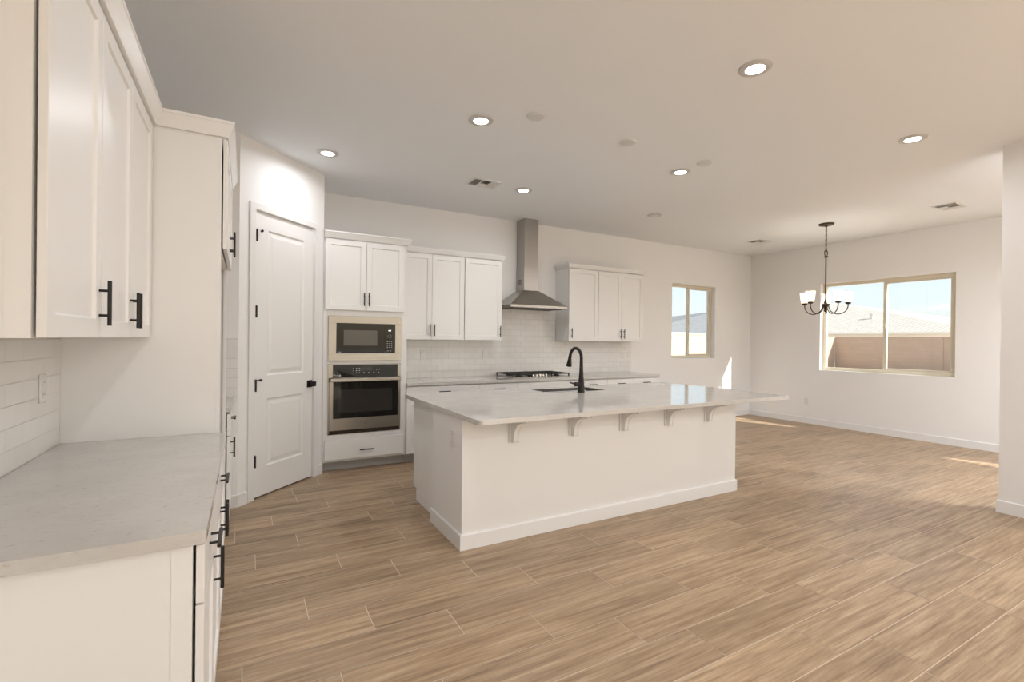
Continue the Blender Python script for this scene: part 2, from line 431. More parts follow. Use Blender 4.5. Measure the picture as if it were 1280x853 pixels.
# floor: one tile-work mesh over a grout bed
ROW0, PITCH, TLEN, GR = 2.325, .2337, .923, .0038
OFFS = {-5: .51, -4: .044, -3: .718, -2: .36, -1: 0.0, 0: .559, 1: .288, 2: .815, 3: .525, 4: .067, 5: .326, 6: .872, 7: .19, 8: .62, 9: .40}
bm = bmesh.new(); cl = bm.loops.layers.color.new('tile_rand'); uvl = bm.loops.layers.uv.new('UVMap')
fx0, fx1, fy0, fy1 = XL-.05, XR+.05, YF-.05, YB+.05
k0 = math.floor((fy0-ROW0)/PITCH); k1 = math.ceil((fy1-ROW0)/PITCH)
for k in range(k0, k1):
    off = OFFS.get(k, rnd.random()*TLEN)
    n0 = math.floor((fx0-off)/TLEN); n1 = math.ceil((fx1-off)/TLEN)
    for n in range(n0, n1):
        a, b_ = max(fx0, off+n*TLEN+GR/2), min(fx1, off+(n+1)*TLEN-GR/2)
        c, d = max(fy0, ROW0+k*PITCH+GR/2), min(fy1, ROW0+(k+1)*PITCH-GR/2)
        if b_-a < .01 or d-c < .01: continue
        f = bm.faces.new([bm.verts.new(p) for p in ((a, c, 0), (b_, c, 0), (b_, d, 0), (a, d, 0))])
        col = (rnd.random(), rnd.random(), rnd.random(), 1)
        for l in f.loops: l[cl] = col; l[uvl].uv = (l.vert.co.x, l.vert.co.y)
nt_tiles = len(bm.faces)
gb = [(fx0, fy0), (fx1, fy0), (fx1, fy1), (fx0, fy1)]
g = bm.faces.new([bm.verts.new((x, y, -.0012)) for x, y in gb]); g.material_index = 1
lo = [bm.verts.new((x, y, -.15)) for x, y in gb]; f = bm.faces.new(lo[::-1]); f.material_index = 1
gv = list(g.verts)
for i in range(4):
    f = bm.faces.new([lo[i], lo[(i+1) % 4], gv[(i+1) % 4], gv[i]]); f.material_index = 1
me = bpy.data.meshes.new('floor'); bm.to_mesh(me); bm.free(); me.materials.append(M_floor); me.materials.append(M_grout)
floor = bpy.data.objects.new('floor', me); COL.objects.link(floor); struct(floor)

struct(MB().box(XL-TH, XR+TH, YF-TH, YB+TH, H, H+.12).build('ceiling', M_ceil))

DW = (2.82, 4.61, .945, 2.415)      # dining window  y0 y1 z0 z1
SD = (-2.2, .25, 0.0, 2.10)         # patio slider in the same wall
BW = (6.45, 7.575, 1.11, 2.415)     # small window in the kitchen wall
GW = (.6, 8.0, 0.0, 2.44)          # wide sliding door added behind the camera for more daylight
wall('wall_left', F_left, YF-TH, YB+TH, 0, H, [])
wall('wall_back', F_back, XL, XR+TH, 0, H, [BW])
wall('wall_right', F_right, -YB, -YF, 0, H, [(-DW[1], -DW[0], DW[2], DW[3]), (-SD[1], -SD[0], SD[2], SD[3])])
wall('wall_front', F_front, -XR-TH, -XL, 0, H, [(-GW[1], -GW[0], GW[2], GW[3])])
# pantry box in the corner
struct(MB().box(XL, PA.x-.002, 4.54, 4.64, 0, H).build('wall_pantry_side', M_wall))
wall('wall_pantry_diagonal', F_diag, 0, DLEN, 0, H, [(.152, .917, -1, 2.505)], .11)
struct(MB().box(PB.x-.11, PB.x, PB.y+.002, YB-.001, 0, H).build('wall_pantry_return', M_wall))
# wall end on the right, beyond which the dining room opens
struct(MB().box(5.535, 5.70, .35, 1.522, 0, H).build('wall_divider', M_wall))

BBP = [(0, 0), (.013, 0), (.013, .096), (.009, .104), (0, .104)]
def baseboard(name, path, out=1): return struct(MB().sweep(path, BBP, out).build(name, M_trim))
baseboard('baseboard_right', [(XR, YB-.001), (XR, SD[1]+.06)])
baseboard('baseboard_back', [(5.47, YB), (XR-.014, YB)])
baseboard('baseboard_divider', [(5.70, .35), (5.535, .35), (5.535, 1.522), (5.70, 1.522), (5.70, .35)], -1)
d_ = lambda t: (PA.x+tdir.x*t, PA.y+tdir.y*t)
baseboard('baseboard_pantry_left', [(-.11, 4.54), (PA.x, 4.54), d_(.094)])
baseboard('baseboard_pantry_right', [d_(.975), d_(DLEN-.002)])

# ------------------------------------------------------------------ windows
def slider_window(name, F, u0, u1, v0, v1, split, fw=.05, sash=.045, w=-.085, dep=.06, lock=True, sliding='right', dw=0):
    r = sroot(name, F.p((u0+u1)/2, v0, w))
    b = MB()
    b.fbox(F, u0, u1, v0, v0+fw, w-dep, w); b.fbox(F, u0, u1, v1-fw, v1, w-dep, w)
    b.fbox(F, u0, u0+fw, v0+fw, v1-fw, w-dep, w); b.fbox(F, u1-fw, u1, v0+fw, v1-fw, w-dep, w)
    b.build('window_frame', M_frame, r, bevel=.004)
    s0, s1 = (split-sash*.5, u1-fw*.8) if sliding == 'right' else (u0+fw*.8, split+sash*.5)
    b = MB(); za, zb = v0+fw*.7, v1-fw*.7; wa, wb = w-.032, w-.006
    b.fbox(F, s0, s1, za, za+sash, wa, wb); b.fbox(F, s0, s1, zb-sash, zb, wa, wb)
    b.fbox(F, s0, s0+sash, za+sash, zb-sash, wa, wb); b.fbox(F, s1-sash, s1, za+sash, zb-sash, wa, wb)
    sashob = b.build('sliding_sash', M_frame2, r, bevel=.003)
    MB().fbox(F, s0+sash, s1-sash, za+sash, zb-sash, w-.022, w-.016).build('pane', M_pane, sashob)
    # fixed light with its meeting stile
    f0, f1 = (u0+fw, split+sash*.4) if sliding == 'right' else (split-sash*.4, u1-fw)
    b = MB()
    st = (f1-sash*.8, f1) if sliding == 'right' else (f0, f0+sash*.8)
    b.fbox(F, st[0], st[1], v0+fw, v1-fw, w-.058, w-.034)
    b.build('meeting_stile', M_frame, r)
    g0, g1 = (f0, st[0]) if sliding == 'right' else (st[1], f1)
    MB().fbox(F, g0, g1, v0+fw, v1-fw, w-.050, w-.044).build('pane', M_pane, r)
    if lock:
        uu = s0+sash*.5 if sliding == 'right' else s1-sash*.5
        MB().fbox(F, uu-.011, uu+.011, (v0+v1)/2-.035, (v0+v1)/2+.035, wb, wb+.014).build('latch', M_frame2, sashob, bevel=.003)
    return r
slider_window('window_1', F_right, -DW[1], -DW[0], DW[2], DW[3], -3.70)
slider_window('window_2', F_back, BW[0], BW[1], BW[2], BW[3], 6.97, fw=.045, sash=.042)
slider_window('window_3', F_right, -SD[1], -SD[0], SD[2], SD[3], -(SD[0]+SD[1])/2, fw=.06, sash=.06)
slider_window('window_added', F_front, -GW[1], -GW[0], GW[2], GW[3], -(GW[0]+GW[1])/2, fw=.06, sash=.06)  # added glass door out of view, brings in extra daylight

# ------------------------------------------------------------------ pantry door
dr = sroot('door_1', F_diag.p(.535, 0, 0))
DU0, DU1, DZ1 = .171, .902, 2.487
MB().panel2(F_diag, DU0, DU1, .014, DZ1, -.045, -.008,
            [(.318, .778, .262, .858), (.318, .778, 1.062, 2.345)]).build('door_leaf', M_door, dr)
b = MB(); cs = .055
b.fbox(F_diag, .152, .168, 0, 2.505, -.109, .001); b.fbox(F_diag, .905, .917, 0, 2.505, -.109, .001); b.fbox(F_diag, .152, .917, 2.490, 2.505, -.109, .001)
b.build('jamb', M_trim, dr)
b = MB()
b.prism([F_diag.p(*q, 0.001) for q in ((.098, 0), (.163, 0), (.163, 2.494), (.910, 2.494), (.910, 0), (.973, 0), (.973, 2.552), (.098, 2.552))], F_diag.w*.013)
b.build('casing', M_trim, dr, bevel=.003)
for z in (2.272, 1.618, .982, .330):
    hb = MB(); hb.fbox(F_diag, .1655, .1715, z-.048, z+.048, -.012, .014); hb.cyl(F_diag.p(.1685, z-.050, .014), F_diag.p(.1685, z+.050, .014), .0095, 10)
    hb.cyl(F_diag.p(.1685, z+.050, .014), F_diag.p(.1685, z+.056, .014), .006, 8)
    hg = hb.build('hinge', M_black, dr)
    if z in (2.272, .982):
        zz = z+.046
        sb = MB(); sb.tube([F_diag.p(.145 if z < 1 else .1685, zz, .022), F_diag.p(.1685, zz, .022), F_diag.p(.222, zz, .026)], .006, 8); sb.cyl(F_diag.p(.212, zz, .030), F_diag.p(.222, zz, .010), .011, 10)
        sb.build('door_stop', M_black, hg)
kb = MB(); kb.fbox(F_diag, .826, .896, .908, .978, -.008, .000)
kn = kb.build('rosette', M_black, dr, bevel=.002)
kb = MB(); kb.cyl(F_diag.p(.861, .943, 0), F_diag.p(.861, .943, .034), .011, 12); kb.fbox(F_diag, .836, .886, .918, .968, .034, .058); kb.build('knob', M_black, kn, bevel=.006)
MB().fbox(F_diag, .897, .9045, .90, .985, -.03, -.0095).build('strike_plate', M_black, dr)
# dark strip standing in for the shade of the pantry behind the door gap
struct(MB().fbox(F_diag, .17, .90, .0005, .010, -.07, -.05).build('trim_gap_shade', M_dark))

# ------------------------------------------------------------------ cabinets
BAR = .0058
def pull(F, u, v, w, parent, vertical=True, length=.142, cc=.078, name='bar_pull'):
    b = MB(); off = .026
    if vertical:
        b.cyl(F.p(u, v-length/2, w+off), F.p(u, v+length/2, w+off), BAR, 12)
        for s_ in (-1, 1): b.cyl(F.p(u, v+s_*cc/2, w), F.p(u, v+s_*cc/2, w+off), .0042, 8)
    else:
        b.cyl(F.p(u-length/2, v, w+off), F.p(u+length/2, v, w+off), BAR, 12)
        for s_ in (-1, 1): b.cyl(F.p(u+s_*cc/2, v, w), F.p(u+s_*cc/2, v, w+off), .0042, 8)
    o = b.build(name, M_black, parent, smooth=True); o['label'] = 'matte black bar pull'; return o

FT, FG = .019, .007      # front thickness, shadow gap behind it
def cabinet(name, label, cat, F, u0, u1, v0, v1, depth, fronts, toe=False, group=None, hollow=None, endframe=None, top=None):
    t = thing(name, F.p((u0+u1)/2, 0 if toe else v0, -depth/2), label, cat, group)
    b = MB(); e = .0006
    if hollow:                                   # tall unit with open bays, built of boards
        p = .018
        b.fbox(F, u0+e, u0+p, v0, v1, -depth, -.02); b.fbox(F, u1-p, u1-e, v0, v1, -depth, -.02)
        b.fbox(F, u0+p, u1-p, v0, v1, -depth, -depth+.012)
        for z in hollow: b.fbox(F, u0+p, u1-p, z, z+p, -depth+.012, -.02)
    else:
        b.fbox(F, u0+e, u1-e, v0, top or v1, -depth, -.02)
    b.build('carcass', M_cab, t)
    b = MB()
    if hollow:
        fs, ft, rails = fronts['frame']
        b.fbox(F, u0+e, u0+fs, v0, v1, -.0199, 0); b.fbox(F, u1-ft, u1-e, v0, v1, -.0199, 0)
        for a, c in rails: b.fbox(F, u0+fs, u1-ft, a, c, -.0199, 0)
        fronts = fronts['fronts']
        b.build('face_frame', M_cab, t)
    else:
        x0 = u0-.0015 if endframe == 'lo' else u0+e
        x1 = u1+.0015 if endframe == 'hi' else u1-e
        b.fbox(F, x0, x1, v0, v1, -.0199, 0)
        if endframe == 'lo': b.fbox(F, x0, u0+e, v0, v1, -.045, -.0199)
        b.build('face_frame', M_cab, t)
    if toe:
        MB().fbox(F, u0+e, u1-e, 0, v0-.0005, -depth, -.075).build('toe_kick', M_toe if toe == 'grey' else M_cab, t)
    for f in fronts:
        kind, a, c, d, g_ = f[0], f[1], f[2], f[3], f[4]
        bb = MB()
        if kind == 'door': bb.shaker(F, a+.0018, c-.0018, d+.0018, g_-.0018, FG, FG+FT)
        else: bb.fbox(F, a+.0018, c-.0018, d+.0018, g_-.0018, FG, FG+FT)
        o = bb.build('door' if kind == 'door' else ('drawer' if kind == 'drawer' else 'false_front'), M_cab, t, bevel=.0015)
        # hidden hinge / slide pads that carry the front off the frame
        hb = MB()
        hb.fbox(F, a+(c-a)*.3, a+(c-a)*.7, d+(g_-d)*.2, d+(g_-d)*.8, -.0003, FG+.0003)
        hb.build('mounting_pad', M_dark, o)
        if len(f) > 5 and f[5]:
            for (hk, hu, hv) in f[5]: pull(F, hu, hv, FG+FT, o, hk == 'v')
    return t

CROWN = lambda z0, z1, pj: [(0, z0), (.010, z0), (.014, z0+.008), (pj-.004, z1-.016), (pj, z1-.012), (pj, z1), (0, z1)]

# --- left run (faces +X)
F_lu = Fr((-.4275, 0, 0), (0, 1, 0)); F_lb = Fr((-.1135, 0, 0), (0, 1, 0))
UZ0, UZ1 = 1.392, 2.44
dl = F_lu.o.x - XL
cabinet('wall_cabinet', 'white single-door shaker wall cabinet at the near end of the left wall', 'cabinet', F_lu, 1.49, 1.970, UZ0, UZ1, dl-.001,
        [('door', 1.492, 1.970, UZ0, UZ1-.012, [('v', 1.945, 1.502)])], endframe='lo', group='left wall cabinets')
cabinet('wall_cabinet', 'white two-door shaker wall cabinet against the tall side panel on the left', 'cabinet', F_lu, 1.9712, 2.902, UZ0, UZ1, dl-.001,
        [('door', 1.972, 2.436, UZ0, UZ1-.012, [('v', 2.408, 1.502)]), ('door', 2.436, 2.898, UZ0, UZ1-.012, [('v', 2.464, 1.502)])], group='left wall cabinets')
BZ0, BZ1 = .102, .872
dlb = F_lb.o.x - XL
cabinet('base_cabinet', 'white one-drawer, one-door base cabinet at the near end of the left counter', 'cabinet', F_lb, 1.475, 1.945, BZ0, BZ1-.0005, dlb-.001,
        [('drawer', 1.477, 1.945, .705, BZ1-.012, [('h', 1.711, .788)]), ('door', 1.477, 1.945, BZ0+.003, .703, [('v', 1.912, .612)])], toe='white', endframe='lo', group='left base cabinets')
cabinet('base_cabinet', 'white base cabinet with a wide drawer over two doors below the left counter', 'cabinet', F_lb, 1.9462, 2.902, BZ0, BZ1-.0005, dlb-.001,
        [('drawer', 1.947, 2.898, .705, BZ1-.012, [('h', 2.42, .788)]), ('door', 1.947, 2.421, BZ0+.003, .703, [('v', 2.393, .612)]), ('door', 2.421, 2.898, BZ0+.003, .703, [('v', 2.449, .612)])], toe='white', group='left base cabinets')
ctl = MB().slab(rrect(XL+.008, -.082, 1.442, 2.9055, .018, 5, (1, 0, 0, 0)), .8725, .905).build('countertop', M_quartz, bevel=.002)
tag(ctl, 'pale speckled quartz countertop in the left foreground', 'countertop')
# tall panel and fridge-bay cabinet
fp = thing('refrigerator_panel', (-.42, 2.92, 0), 'tall plain white side panel rising behind the left counter', 'panel')
MB().box(XL+.0005, -.1335, 2.907, 2.931, 0, 2.4315).build('board', M_cab, fp)
MB().box(-.1333, -.1135, 2.9055, 2.945, 0, 2.4315).build('front_stile', M_cab, fp)
fp2 = thing('refrigerator_panel', (-.42, 3.87, 0), 'tall white side panel on the far side of the refrigerator bay', 'panel')
MB().box(XL+.0005, -.1335, 3.866, 3.89, 0, 2.4315).build('board', M_cab, fp2)
MB().box(-.1333, -.1135, 3.850, 3.89, 0, 2.4315).build('front_stile', M_cab, fp2)
cabinet('bridge_cabinet', 'white cabinet above the open refrigerator bay with paired black pulls', 'cabinet', F_lb, 2.9465, 3.849, 1.86, 2.44, dlb-.002,
        [('door', 2.912, 3.398, 1.858, 2.428, [('v', 3.370, 1.965)]), ('door', 3.398, 3.884, 1.858, 2.428, [('v', 3.426, 1.965)])])
CRL = thing('crown_moulding', (-.4, 2.9, 2.43), 'white crown moulding capping the left wall cabinets and tall panel', 'moulding')
MB().sweep([(XL+.002, 1.484), (-.3895, 1.484), (-.3895, 2.8935), (-.0868, 2.8935), (-.0868, 3.892), (XL+.002, 3.892)], [(-.012, 2.432), (.002, 2.432), (.006, 2.440), (.027, 2.492), (.031, 2.496), (.031, 2.508), (-.012, 2.508)]).build('profile', M_cab, CRL)
# small counter between fridge bay and pantry
cabinet('base_cabinet', 'small white base cabinet tucked between the refrigerator bay and pantry wall', 'cabinet', F_lb, 3.892, 4.537, BZ0, BZ1-.0005, dlb-.001,
        [('drawer', 3.894, 4.520, .705, BZ1-.012, [('h', 4.21, .788)]), ('door', 3.894, 4.520, BZ0+.003, .703, [('v', 3.96, .612)])], toe='white')
tag(MB().slab(rrect(XL+.008, -.082, 3.8915, 4.531, .018, 3, (0, 0, 0, 0)), .8725, .905).build('countertop', M_quartz), 'small quartz countertop beside the pantry wall past the tall panel', 'countertop')

def tiles(name, pts_fn, label): return tag(pts_fn.build(name, M_tile), label, 'backsplash')
tiles('backsplash', MB().box(XL+.001, XL+.0078, 1.44, 2.9055, .9055, 1.3915), 'glossy white subway tile backsplash above the left counter')
tiles('backsplash', MB().box(XL+.01, PA.x-.005, 4.5325, 4.5395, .9055, 1.392), 'sliver of subway tile beside the pantry wall, seen past the tall panel')
bs = MB(); F = F_back
bs.prism([F.p(*q, .001) for q in ((1.5875, .9055), (5.515, .9055), (5.515, 1.3912), (4.014, 1.3912), (4.014, 1.852), (2.952, 1.852), (2.952, 1.3912), (1.5875, 1.3912))], F.w*.0068)
tiles('backsplash', bs, 'white subway tile backsplash on the rear wall behind the cooktop')

# --- oven tower (faces -Y)
F_b = Fr((0, 5.282, 0), (1, 0, 0)); db = YB-5.282-.001
OU0, OU1 = .704, 1.583
cabinet('oven_cabinet', 'tall white cabinet holding the microwave and wall oven', 'cabinet', F_b, OU0, OU1, BZ0, 2.44, db,
        dict(frame=(.053, .068, [(BZ0, .385), (1.128, 1.158), (1.636, 1.71), (2.40, 2.44)]),
             fronts=[('drawer', .722, 1.556, .126, .335, [('h', 1.146, .214)]),
                     ('door', .716, 1.131, 1.694, 2.432, [('v', 1.108, 1.815)]), ('door', 1.131, 1.545, 1.694, 2.432, [('v', 1.158, 1.815)])]),
        toe='grey', hollow=[BZ0, .362, 1.134, 1.655, 2.42])
CRO = thing('crown_moulding', (1.14, 5.3, 2.44), 'white crown moulding on top of the oven cabinet', 'moulding')
MB().sweep([(.7025, 5.256), (1.5835, 5.256), (1.5835, YB-.002)], CROWN(2.4405, 2.508, .042)).build('profile', M_cab, CRO)

# microwave with trim kit
mw = thing('microwave', (1.133, 5.5, 1.158), 'built-in black microwave with a wide stainless surround', 'microwave')
W0 = .0005
b = MB(); P = [(.752, 1.515, 1.160, 1.634), (.830, 1.448, 1.238, 1.558)]
for (a, c, d, e) in ((.752, 1.515, 1.160, 1.238), (.752, 1.515, 1.558, 1.634), (.752, .830, 1.238, 1.558), (1.448, 1.515, 1.238, 1.558)): b.fbox(F_b, a, c, d, e, W0, .024)
b.build('trim_surround', M_steel2, mw, bevel=.0015)
MB().fbox(F_b, .80, 1.47, 1.165, 1.60, -.42, .0).build('housing', M_dark, mw)
fc = MB().fbox(F_b, .8305, 1.4475, 1.2385, 1.5575, 0.0, .018).build('door', M_glassblk, mw, bevel=.001)
MB().fbox(F_b, .904, 1.254, 1.322, 1.486, .0181, .0188).build('window', M_mwwin, fc)
b = MB(); b.fbox(F_b, 1.331, 1.333, 1.245, 1.552, .0181, .0186); b.build('panel_seam', M_dark, fc)
b = MB()
for r in range(4):
    for c_ in range(3): b.fbox(F_b, 1.360+c_*.022, 1.372+c_*.022, 1.300+r*.021, 1.308+r*.021, .0181, .0186)
b.build('number_keys', M_print, fc); b = MB()
for k in range(12):
    a0 = 2*PI*k/12; b.fbox(F_b, 1.388+.019*math.cos(a0)-.002, 1.388+.019*math.cos(a0)+.002, 1.425+.019*math.sin(a0)-.002, 1.425+.019*math.sin(a0)+.002, .0181, .0186)
b.build('selector_ring', M_print, fc); b = MB()
for k in range(2): b.fbox(F_b, 1.362+k*.03, 1.378+k*.03, 1.262, 1.268, .0181, .0186)
b.build('start_keys', M_print, fc)
MB().fbox(F_b, 1.376, 1.402, 1.482, 1.492, .0181, .0187).build('display', emit_mat('microwave_digits', (.85, .95, .9), .55), fc)
b = MB()
for k in range(5): b.fbox(F_b, .846+k*.007, .851+k*.007, 1.250, 1.2555, .0181, .0186)
b.build('brand_mark', M_print, fc)

# wall oven
ov = thing('wall_oven', (1.136, 5.5, .386), 'stainless built-in wall oven with black glass door below the microwave', 'oven')
MB().fbox(F_b, .790, 1.480, .39, 1.10, -.50, 0.0).build('housing', M_dark, ov)
b = MB(); b.fbox(F_b, .754, .799, .986, 1.126, W0, .022); b.fbox(F_b, 1.480, 1.516, .986, 1.126, W0, .022); b.fbox(F_b, .754, 1.516, 1.119, 1.126, W0, .0219)
b.fbox(F_b, .754, .765, .398, .986, W0, .014); b.fbox(F_b, 1.505, 1.516, .398, .986, W0, .014)
b.build('side_trim', M_steel2, ov)
MB().fbox(F_b, .765, 1.505, .399, .432, W0, .006).build('vent_slot', M_dark, ov)
cp = MB().fbox(F_b, .7995, 1.4795, .987, 1.1185, W0, .024).build('control_panel', M_glassblk, ov, bevel=.001)
MB().fbox(F_b, 1.085, 1.190, 1.055, 1.092, .0241, .0247).build('display', mat('oven_display', (.004, .004, .005), .08), cp)
b = MB()
for c_ in range(3):
    for r in range(3): b.fbox(F_b, 1.000+c_*.031, 1.012+c_*.031, 1.028+r*.024, 1.036+r*.024, .0241, .0246)
b.build('number_keys', M_print, cp)
for k in range(4): MB().fbox(F_b, 1.108+k*.052, 1.120+k*.052, 1.030, 1.037, .0241, .0246).build('touch_key', M_print, cp)
for k in range(3): MB().fbox(F_b, 1.215+k*.03, 1.222+k*.03, 1.062, 1.068, .0241, .0246).build('touch_key', M_print, cp)
b = MB()
for (a, c, d, e) in ((.806, .817, 1.006, 1.022), (.822, .832, 1.006, 1.010), (.836, .848, 1.006, 1.011), (.851, .859, 1.003, 1.007), (.863, .878, .999, 1.013)): b.fbox(F_b, a, c, d, e, .0241, .0246)
b.build('brand_mark', M_printw, cp)
b = MB()
for (a, c, d, e) in ((.766, 1.504, .434, .557), (.766, .802, .557, .984), (1.482, 1.504, .557, .984), (.766, 1.504, .940, .984)): b.fbox(F_b, a, c, d, e, .0155 if 0 else W0, .032)
odr = b.build('door_frame', M_steel2, ov)
MB().fbox(F_b, .8022, 1.4818, .5572, .9398, W0, .0312).build('door_glass', M_glassblk, odr)
MB().fbox(F_b, .858, 1.420, .617, .858, .0313, .0316).build('viewing_window', M_glasswin, odr)
b = MB(); b.fbox(F_b, .766, 1.505, .944, .980, .066, .082)
for uu in (.785, 1.470): b.fbox(F_b, uu, uu+.018, .95, .974, .032, .066)
b.build('handle', M_steel2, odr, bevel=.005)
b = MB(); b.cyl(F_b.p(1.136, .500, .0321), F_b.p(1.136, .500, .0332), .0145, 24)
em = b.build('emblem', M_logo, odr)
def text_part(txt, name, size, loc, rot, m, parent, ext=.0004):
    cu_ = bpy.data.curves.new(name, 'FONT'); cu_.body = txt; cu_.size = size; cu_.align_x = 'CENTER'; cu_.align_y = 'CENTER'; cu_.extrude = ext
    tmp = bpy.data.objects.new(name+'_tmp', cu_); COL.objects.link(tmp)
    dg = bpy.context.evaluated_depsgraph_get(); me_ = bpy.data.meshes.new_from_object(tmp.evaluated_get(dg)); bpy.data.objects.remove(tmp)
    R_ = Matrix.Translation(Vector(loc)) @ rot.to_4x4(); o_ = Vector(parent['_o'])
    for v_ in me_.vertices: v_.co = R_ @ v_.co - o_
    me_.materials.clear(); me_.materials.append(m)
    o = bpy.data.objects.new(name, me_); COL.objects.link(o); o.parent = parent; o['_o'] = tuple(o_); return o
em_p = F_b.p(1.136, .500, .0334)
text_part('GE', 'lettering', .017, em_p, Matrix.Rotation(PI/2, 3, 'X'), M_knob, odr)

# --- back uppers
F_bu = Fr((0, 5.595, 0), (1, 0, 0)); du = YB-5.595-.001
cabinet('wall_cabinet', 'white two-door wall cabinet right beside the oven cabinet', 'cabinet', F_bu, 1.5845, 2.4095, UZ0, UZ1, du,
        [('door', 1.590, 1.981, UZ0, UZ1-.010, [('v', 1.954, 1.508)]), ('door', 1.981, 2.406, UZ0, UZ1-.010, [('v', 2.010, 1.508)])], group='rear wall cabinets')
cabinet('wall_cabinet', 'white single-door wall cabinet just left of the range hood', 'cabinet', F_bu, 2.4105, 2.945, UZ0, UZ1, du,
        [('door', 2.414, 2.942, UZ0, UZ1-.010, [('v', 2.914, 1.508)])], group='rear wall cabinets')
cabinet('wall_cabinet', 'white single-door wall cabinet just right of the range hood', 'cabinet', F_bu, 4.020, 4.552, UZ0, UZ1, du,
        [('door', 4.022, 4.550, UZ0, UZ1-.010, [('v', 4.064, 1.508)])], group='rear wall cabinets')
cabinet('wall_cabinet', 'white two-door wall cabinet at the right end of the rear wall run', 'cabinet', F_bu, 4.553, 5.442, UZ0, UZ1, du,
        [('door', 4.555, 5.000, UZ0, UZ1-.010, [('v', 4.978, 1.508)]), ('door', 5.000, 5.440, UZ0, UZ1-.010, [('v', 5.046, 1.508)])], group='rear wall cabinets')
for a, c, lab in ((1.6275, 2.945, 'white crown moulding over the wall cabinets left of the range hood'), (4.020, 5.442, 'white crown moulding over the wall cabinets right of the range hood')):
    t = thing('crown_moulding', ((a+c)/2, 5.6, 2.43), lab, 'moulding')
    pts = [(a, 5.568), (c, 5.568), (c, YB-.002)] if a < 2 else [(a, YB-.002), (a, 5.568), (c, 5.568), (c, YB-.002)]
    MB().sweep(pts, CROWN(2.4405, 2.502, .036)).build('profile', M_cab, t)
# --- back bases
dz, dz2 = .705, BZ1-.012
def two(a, c): m_ = (a+c)/2; return [('door', a, m_, BZ0+.003, dz-.002, [('v', m_-.03, .612)]), ('door', m_, c, BZ0+.003, dz-.002, [('v', m_+.03, .612)])]
BB = [(1.5845, 2.478, 'white base cabinet beside the oven tower, with the widest drawer', 'd2'),
      (2.479, 3.018, 'white base cabinet with drawer to the left below the cooktop', 'd1'),
      (3.019, 3.941, 'white base cabinet directly under the gas cooktop', 'f2'),
      (3.942, 4.473, 'white base cabinet with drawer to the right below the cooktop', 'd1'),
      (4.474, 4.968, 'white base cabinet second from the right end of the rear counter', 'd2'),
      (4.969, 5.452, 'white base cabinet at the right end of the rear counter', 'd1')]
for a, c, lab, k in BB:
    fr = [('drawer', a, c, dz, dz2, [('h', (a+c)/2, .795)]) if k[0] == 'd' else ('false', a, c, dz, dz2)]
    fr += two(a, c) if k[1] == '2' else [('door', a, c, BZ0+.003, dz-.002, [('v', a+.04, .612)])]
    cabinet('base_cabinet', lab, 'cabinet', F_b, a, c, BZ0, BZ1-.0005, db, fr, toe='grey', group='rear base cabinets', top=.80 if k == 'f2' else None)
hole = rrect(3.05, 3.87, 5.43, 5.81, .02, 3)
tag(MB().slab(rrect(1.5847, 5.478, 5.236, YB-.008, .012, 4, (1, 0, 0, 0)), .8725, .905, hole).build('countertop', M_quartz, bevel=.002), 'long quartz countertop along the rear kitchen wall', 'countertop')

# cooktop
ck = thing('gas_cooktop', (3.46, 5.62, .9055), 'stainless gas cooktop with black grates under the range hood', 'cooktop')
CX0, CX1, CY0, CY1 = 3.005, 3.92, 5.375, 5.865
b = MB(); b.slab(rrect(CX0, CX1, CY0, CY1, .02, 4), .9056, .914)
b.build('tray', M_steel, ck, bevel=.002)
MB().box(3.07, 3.85, 5.45, 5.79, .82, .905).build('burner_box', M_dark, ck)
for (x, y, r) in ((3.16, 5.49, .042), (3.16, 5.75, .036), (3.46, 5.70, .058), (3.76, 5.49, .036), (3.76, 5.75, .045)):
    MB().lathe((x, y, .9142), [(r*1.25, 0), (r*1.25, .006), (r, .010), (r, .018), (r*.7, .022)], 20).build('burner', M_iron, ck, smooth=True)
for (x0, x1) in ((3.015, 3.312), (3.317, 3.608), (3.613, 3.910)):
    y0, y1 = (CY0+.012, CY1-.012) if x0 != 3.317 else (5.50, CY1-.012)
    z = .944; t_ = .007; b = MB()
    b.box(x0, x1, y0, y0+2*t_, z, z+.012); b.box(x0, x1, y1-2*t_, y1, z, z+.012); b.box(x0, x0+2*t_, y0, y1, z, z+.012); b.box(x1-2*t_, x1, y0, y1, z, z+.012)
    xm, ym = (x0+x1)/2, (y0+y1)/2
    b.box(xm-t_, xm+t_, y0, y1, z, z+.013); b.box(x0, x1, ym-t_, ym+t_, z, z+.0125)
    for qx in (.25, .75):
        xx = x0+(x1-x0)*qx; b.box(xx-t_*.8, xx+t_*.8, y0, ym-.05, z, z+.012); b.box(xx-t_*.8, xx+t_*.8, ym+.05, y1, z, z+.012)
    for cx_ in (x0+.008, x1-.008):
        for cy_ in (y0+.008, y1-.008): b.box(cx_-.007, cx_+.007, cy_-.007, cy_+.007, .9142, z)
    b.build('grate', M_iron, ck)
for k in range(5):
    x = 3.358+k*.052; b = MB(); b.lathe((x, 5.435+.006*abs(k-2), .9142), [(.021, 0), (.021, .008), (.018, .010), (.016, .030), (.012, .032)], 16); b.build('knob', M_knob, ck, smooth=True)

